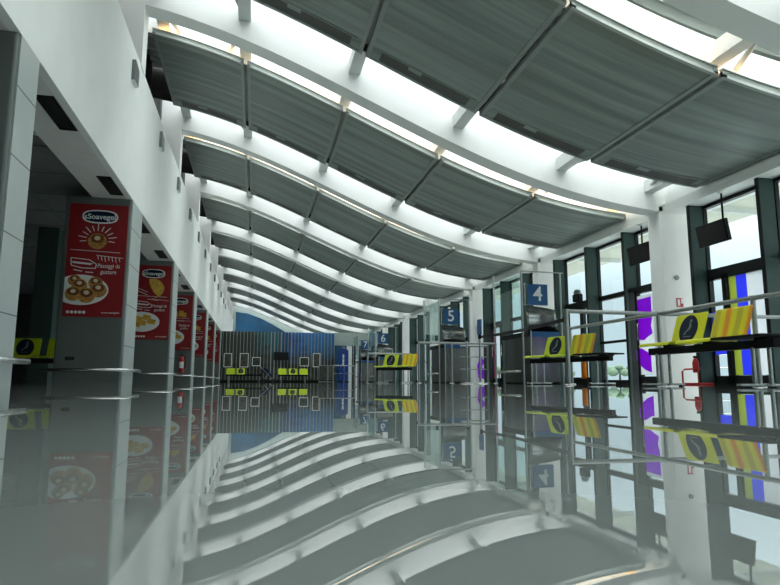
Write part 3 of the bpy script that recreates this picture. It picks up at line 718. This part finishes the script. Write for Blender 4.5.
# ------------------------------------------------------------------ gates: desk + numbered sign
def gate(num, x, y, label_d, label_s):
    d = thing('boarding_desk', label_d, 'desk', (x, y, 0), 0, 'boarding desks along the glazed wall')
    Wd, Ld, Hd = .80, 1.72, 1.28
    MB().box(.05, Wd, .04, Ld, .03, Hd-.06).build('carcass', M['dsteel'], d, .01)
    # slightly bowed dark side facing the hall
    vs = []; fs = []; n = 12
    for i in range(n+1):
        yy = .04+(Ld-.04)*i/n; bx = .05-.05*math.sin(PI*i/n); vs += [(bx,yy,.03),(bx,yy,Hd-.12)]
    for i in range(n): fs.append((2*i, 2*i+2, 2*i+3, 2*i+1))
    MB().add(vs, fs, True).build('side_panel', M['dsteel'], d)
    MB().box(-.02, Wd, .0, Ld+.02, Hd-.12, Hd).build('counter_top', M['black'], d, .012)
    MB().box(.06, Wd-.04, -.012, .04, .04, Hd-.12).build('front_panel', M['steel'], d)
    MB().box(.04, Wd-.02, -.022, -.004, Hd-.14, Hd-.01).build('blue_band', M['blue'], d)
    MB().tube([(.02,-.005,0),(.02,-.005,Hd+.02)], .022, 10).build('corner_post', M['chrome'], d)
    MB().tube([(-.12,.35,.30),(-.16,.35,.30),(-.16,1.55,.30),(-.12,1.55,.30)], .03, 10).box(-.14, .06, .5, .54, .285, .315).box(-.14, .06, 1.36, 1.40, .285, .315).build('luggage_bar', M['chrome'], d)
    MB().box(.06, Wd, .05, Ld-.02, 0, .04).build('plinth', M['black'], d)
    MB().box(.32, .70, .7, .74, Hd+.10, Hd+.36).box(.48, .54, .72, .75, Hd, Hd+.2).box(.40, .62, .66, .82, Hd, Hd+.012).build('monitor', M['black'], d)
    s = thing('gate_sign', label_s, 'gate sign', (x, y, 0), 0, 'numbered gate signs')
    z0, z1 = 1.94, 2.46
    pz = MB().box(-.03, .50, -.02, .0, z0, z1).build('number_plate', M['blue'], s)
    put_text(str(num), .52, (.235, -.0225, (z0+z1)/2), s, M['ink'], 'number', bold=.004)
    br_ = MB().tube([(-.09,.02,z0-.02),(-.09,.02,z1+.03)], .012, 8).tube([(-.09,.02,z0),(.50,.02,z0)], .010, 8).tube([(-.09,.02,z1),(.0,.02,z1)], .010, 8)
    br_.tube([(-.09,.02,z0+.02),(-.16,.03,z0+.02)], .01, 6).tube([(-.09,.02,z1-.02),(-.16,.03,z1-.02)], .01, 6)
    br_.build('bracket', M['chrome'], s)
    MB().tube([(-.17,.03,0),(-.17,.03,2.80)], .022, 10).build('pole', M['rail'], s)
    MB().tube([(.92,.10,0),(.92,.10,2.80)], .022, 10).build('pole', M['rail'], s)
    MB().tube([(-.19,.03,2.79),(1.0,.10,2.79)], .016, 8).build('top_bar', M['rail'], s)
    sp = [(.0,1.30),(.80,1.30),(.76,1.55),(.60,1.92),(-.04,1.93)]
    vs = []; fs = []; n = 10            # curved stainless screen under the number
    for i in range(n+1):
        u = i/n; xx = -.05+.86*u; bulge = .10*math.sin(PI*u)
        vs += [(xx, .06+bulge, 1.285), (xx-.04*u*2, .06+bulge*.6, 1.93-.10*u*u)]
    for i in range(n): fs.append((2*i, 2*i+2, 2*i+3, 2*i+1))
    st = MB().add(vs, fs, True).build('steel_screen', M['steel'], s); mo = st.modifiers.new('Solidify', 'SOLIDIFY'); mo.thickness = .006
    MB().tube([(-.20,1.78,0),(-.20,1.78,2.95)], .025, 10).build('tall_pole', M['chrome'], s)
    MB().box(-.192, -.184, .06, 1.75, 1.34, 2.72).build('glass_screen', M['glassd'], s)
    return d, s
gate(4, 6.60, 14.0, 'dark steel boarding desk with blue band below the number 4 sign', 'blue square sign reading 4 on a steel frame')
gate(5, 6.12, 19.5, 'dark steel boarding desk below the number 5 sign, behind a rail', 'blue square sign reading 5 on a steel frame')
gate(6, 6.08, 30.5, 'dark steel boarding desk far off below the number 6 sign', 'blue square sign reading 6 above the far bench')
gate(7, 6.13, 36.0, 'dark steel boarding desk below the number 7 sign, farthest away', 'small blue sign reading 7 beside the blue totem')

# ------------------------------------------------------------------ hanging monitors, column fittings
def hung(label, x, y0, y1, z0, z1, yr):
    t = thing('hanging_monitor', label, 'monitor', (x, (y0+y1)/2, z1), 0, 'black monitors hung before the glazing')
    w = (y1-y0)/2; t.rotation_euler = (0, 0, 0)
    ca = MB().box(-.035, .05, -w, w, z0-z1, 0).build('casing', M['black'], t, .012); ca.rotation_euler = (0,-.17,0)
    MB().box(-.039, -.034, -w+.025, w-.025, z0-z1+.025, -.025).build('screen', M['void'], t).rotation_euler = (0,-.17,0)
    MB().tube([(.03,yr,-.1),(.03,yr,3.43-z1)], .018, 8).build('rod', M['black'], t)
    MB().lathe([(.07,3.43-z1),(.07,3.41-z1),(.02,3.40-z1)], (.03,yr,0), 14).build('ceiling_flange', M['white'], t)
    MB().box(.05, .12, -.12, .12, -.28, -.12).build('rear_box', M['black'], t).rotation_euler = (0,-.17,0)
hung('black monitor hung from a rod before the nearest glazing bay', 8.05, 9.02, 9.75, 2.53, 2.93, -.28)
hung('black monitor hung from a rod left of the near white column', 8.06, 11.22, 11.96, 2.60, 3.0, -.12)
sg = thing('safety_sign', 'small red and white sign on the side of the near white column', 'sign', (8.26, Y0-.001, 1.62))
MB().box(-.075, .075, -.006, 0, -.09, .09).build('red_sheet', M['fired'], sg)
MB().box(-.05, .0, -.009, -.006, -.065, .065).box(.03, .07, -.009, -.006, -.02, .08).build('white_pictogram', M['ink'], sg)
th = thing('wall_switch', 'small round grey device on the side of the near white column', 'device', (8.22, Y0-.001, 2.12))
MB().prism([(.045*math.cos(2*PI*k/16), .045*math.sin(2*PI*k/16)) for k in range(16)], 1, -.03, 0).build('casing', M['lamp'], th)
es = thing('extinguisher_stand', 'red tube stand holding a red extinguisher at the near column foot', 'extinguisher stand', (8.0, 9.95, 0))
MB().tube([(-.19,.145,.016),(-.19,.145,.24),(-.16,.12,.28),(.0,0,.29),(.05,-.04,.29)], .017, 8).tube([(-.19,.145,.016),(.21,-.16,.016)], .017, 8).tube([(.02,-.015,.016),(.02,-.015,.3)], .012, 8).build('tube_frame', M['fired'], es)
MB().lathe([(.001,.22),(.05,.22),(.058,.24),(.058,.40),(.04,.46),(.02,.49),(.001,.49)], (.03,.05,0), 16).build('cylinder', M['fired'], es)
MB().box(.0, .06, .03, .07, .49, .53).tube([(.03,.05,.5),(.1,.05,.46),(.11,.05,.3)], .008, 6).build('valve', M['black'], es)
wlp = thing('bulkhead_light', 'small dark box light standing on the transom beyond gate 4 bench', 'light', (8.36, 14.75, 2.16))
MB().box(-.07, .07, -.16, .16, 0, .20).build('housing', M['black'], wlp, .02)
MB().lathe([(.001,.33),(.07,.32),(.10,.26),(.10,.20)], n=14).build('dome', M['lamp'], wlp)
for (yy, lab) in ((21.6, 'black switch box on the white column beside the number 5 sign'), (27.1, 'black switch box on the white column near the number 6 sign')):
    sb = thing('switch_box', lab, 'switch', (8.12, yy, 1.9))
    MB().box(-.06, .06, -.05, 0, 0, .24).build('casing', M['black'], sb, .008)
    MB().box(-.03, .03, -.056, -.05, .06, .18).build('cover', M['lamp'], sb)

# ------------------------------------------------------------------ slatted screen, frames, totem, partition
YS = 39.6
sr = thing('slatted_screen', 'tall screen of pale vertical battens over a dark sea mural', 'screen', (0, YS, 0))
MB().box(-2.1, 5.0, .10, .16, 0, 3.14).build('mural_panel', M['mural'], sr)
MB().box(-2.35, -2.1, -.02, .2, 0, 3.14).build('green_end', M['greenp'], sr)
MB().box(-2.1, 5.0, .0, .1, 0, .10).build('plinth', M['black'], sr)
nb = 34
for i in range(nb):
    x = -2.02+(7.0)*i/(nb-1); w = .015 if i not in (14, 15, 17, 20) else .035
    MB().box(x-w, x+w, .0, .07, .10, 3.14).build('batten', M['batten'], sr)
def pic(label, x0, x1, z0, z1, m):
    t = thing('picture_frame', label, 'picture', ((x0+x1)/2, YS-.02, z0), 0, 'white framed pictures on the slatted screen')
    w, h = (x1-x0)/2, z1-z0; b = .045
    MB().box(-w, w, -.03, .018, 0, b).box(-w, w, -.03, .018, h-b, h).box(-w, -w+b, -.03, .018, b, h-b).box(w-b, w, -.03, .018, b, h-b).build('frame', M['white'], t)
    MB().box(-w+b, w-b, -.01, .0, b, h-b).build('picture', m, t)
M['pic1'] = mat('dark_rock_picture', (.07,.07,.055), .5, var=.8, scale=5)
M['pic2'] = mat('dark_green_picture', (.035,.05,.04), .5, var=.8, scale=6)
pic('tall white picture frame at the left end of the slatted screen', -1.93, -1.44, .89, 1.76, M['pic1'])
pic('second tall white picture frame from the left on the screen', -.96, -.42, .89, 1.77, M['pic1'])
pic('square white picture frame left of the black screen monitor', -.21, .33, .97, 1.53, M['pic2'])
pic('square white picture frame right of the black screen monitor', 2.76, 3.35, .98, 1.56, M['pic2'])
pic('tall white picture frame at the right end of the slatted screen', 3.6, 4.07, .93, 1.82, M['pic1'])
mo = thing('wall_monitor', 'black monitor on the middle of the slatted screen', 'monitor', (1.58, YS-.01, 1.36))
MB().box(-.45, .45, -.06, 0, 0, .5).build('casing', M['black'], mo, .01); MB().box(-.42, .42, -.064, -.06, .03, .47).build('screen', M['frame'], mo)
MB().box(-.1, .1, -.0, .01, .15, .35).build('mount', M['black'], mo)
# folded dark pushchair leaning before the screen
pc = thing('pushchair', 'dark blue pushchair standing before the slatted screen', 'pushchair', (.72, 38.4, 0))
M['dblue'] = mat('dark_blue_cloth', (.01,.02,.06), .8, var=.2)
MB().prism([(-.35,.62),(-.28,.80),(-.1,.86),(.1,.70),(.30,.30),(.22,.22),(0,.42)], 1, -.2, .2).build('seat_cloth', M['dblue'], pc, .03)
MB().tube([(-.45,-.2,.95),(.38,-.2,.10)], .015, 8).tube([(-.45,.2,.95),(.38,.2,.10)], .015, 8).tube([(-.45,-.2,.95),(-.45,.2,.95)], .015, 8).tube([(.1,-.2,.5),(-.2,-.2,.10)], .015, 8).tube([(.1,.2,.5),(-.2,.2,.10)], .015, 8).build('chassis', M['rail'], pc)
for (wx, wy) in ((.38,-.22),(.38,.22),(-.2,-.22),(-.2,.22)):
    MB().prism([(wx+.09*math.cos(2*PI*k/16), .09+.09*math.sin(2*PI*k/16)) for k in range(16)], 1, wy-.02, wy+.02).build('wheel', M['rubber'], pc)
# blue totem
tt = thing('information_totem', 'tall blue totem with rounded top and white vertical lettering', 'totem', (5.53, 39.3, 0))
pts = [(-.31,0),(.31,0),(.31,1.95)]+[(.31*math.cos(math.radians(a)), 1.95+.16*math.sin(math.radians(a))) for a in range(10, 171, 10)]+[(-.31,1.95)]
MB().prism(pts, 1, -.12, .12).build('body', M['kblue'], tt)
MB().lathe([(.10,2.10),(.10,2.2),(.06,2.24),(.001,2.25)], n=14).build('top_light', M['lamp'], tt)
lt = MB()
for k, (w, hh) in enumerate(((.05,.09),(.06,.07),(.05,.10),(.06,.06),(.05,.08),(.06,.09),(.05,.06))): lt.box(-.02-w, -.02+w, -.126, -.121, 1.05+k*.105, 1.05+k*.105+hh)
lt.build('white_marks', M['ink'], tt)
MB().box(-.36, .36, -.16, .16, 0, .04).build('foot', M['black'], tt)
# grey partition with glazed and white leaves on the right of the screen
wp = struct(empty('wall_partition', (0, YS+.3, 0)))
MB().box(5.0, 8.3, .0, .15, 2.35, 3.2).build('bulkhead', M['greyw'], wp)
MB().box(4.98, 5.08, .0, .15, 0, 2.35).box(8.2, 8.3, 0, .15, 0, 2.35).build('jamb', M['frame'], wp)
cols_ = [('mural',.75),('white',.35),('black',.25),('white',.2),('fin',.3),('white',.5),('steel',.4),('black',.35)]
x = 5.08
for (mm, w) in cols_:
    MB().box(x, min(x+w, 8.2), .05, .10, 0, 2.35).build('leaf', M['seablue'] if mm == 'mural' else M[mm], wp); x += w
for i, (x0, w, m) in enumerate(((3.95,.5,'pic2'),(4.53,.35,'pic1'))):
    t = thing('display_board', ['low green display board at the right foot of the slatted screen','narrow low display board beside the blue totem'][i], 'display board', (x0+w/2, 38.9, 0))
    MB().box(-w/2, w/2, -.03, .03, .12, 1.0).build('board', M[m], t)
    MB().box(-w/2-.02, -w/2, -.035, .035, 0, 1.04).box(w/2, w/2+.02, -.035, .035, 0, 1.04).box(-w/2, w/2, -.035, .035, 1.0, 1.04).build('frame', M['batten'], t)
    MB().box(-w/2-.02, w/2+.02, -.15, .15, 0, .03).build('foot', M['rail'], t)

# ------------------------------------------------------------------ light: overcast sky
w = bpy.data.worlds.new('overcast'); sc.world = w; w.use_nodes = True; nt = w.node_tree; N = nt.nodes; L = nt.links
bg = N['Background']
tc = N.new('ShaderNodeTexCoord'); sp = N.new('ShaderNodeSeparateXYZ'); L.new(tc.outputs['Generated'], sp.inputs['Vector'])
cr = N.new('ShaderNodeValToRGB'); e = cr.color_ramp.elements
e[0].position = 0; e[0].color = (.60,.76,.84,1); e[1].position = 1; e[1].color = (1,1,1,1)
n_ = e.new(.25); n_.color = (.72,.84,.88,1); n_ = e.new(.5); n_.color = (.92,.97,.97,1)
L.new(sp.outputs['Z'], cr.inputs['Fac'])
mr = N.new('ShaderNodeMapRange'); mr.inputs['From Min'].default_value = .12; mr.inputs['From Max'].default_value = .75
mr.inputs['To Min'].default_value = .64; mr.inputs['To Max'].default_value = 3.6
L.new(sp.outputs['Z'], mr.inputs['Value']); L.new(cr.outputs['Color'], bg.inputs['Color']); L.new(mr.outputs['Result'], bg.inputs['Strength'])

sc.view_settings.view_transform = 'Standard'; sc.view_settings.look = 'None'
sc.view_settings.exposure = 0.75; sc.view_settings.gamma = 1; sc.view_settings.use_curve_mapping = False
sc.cycles.max_bounces = 10; sc.cycles.diffuse_bounces = 5; sc.cycles.glossy_bounces = 5; sc.cycles.transparent_max_bounces = 24
sc.cycles.use_denoising = True; sc.cycles.sample_clamp_indirect = 6
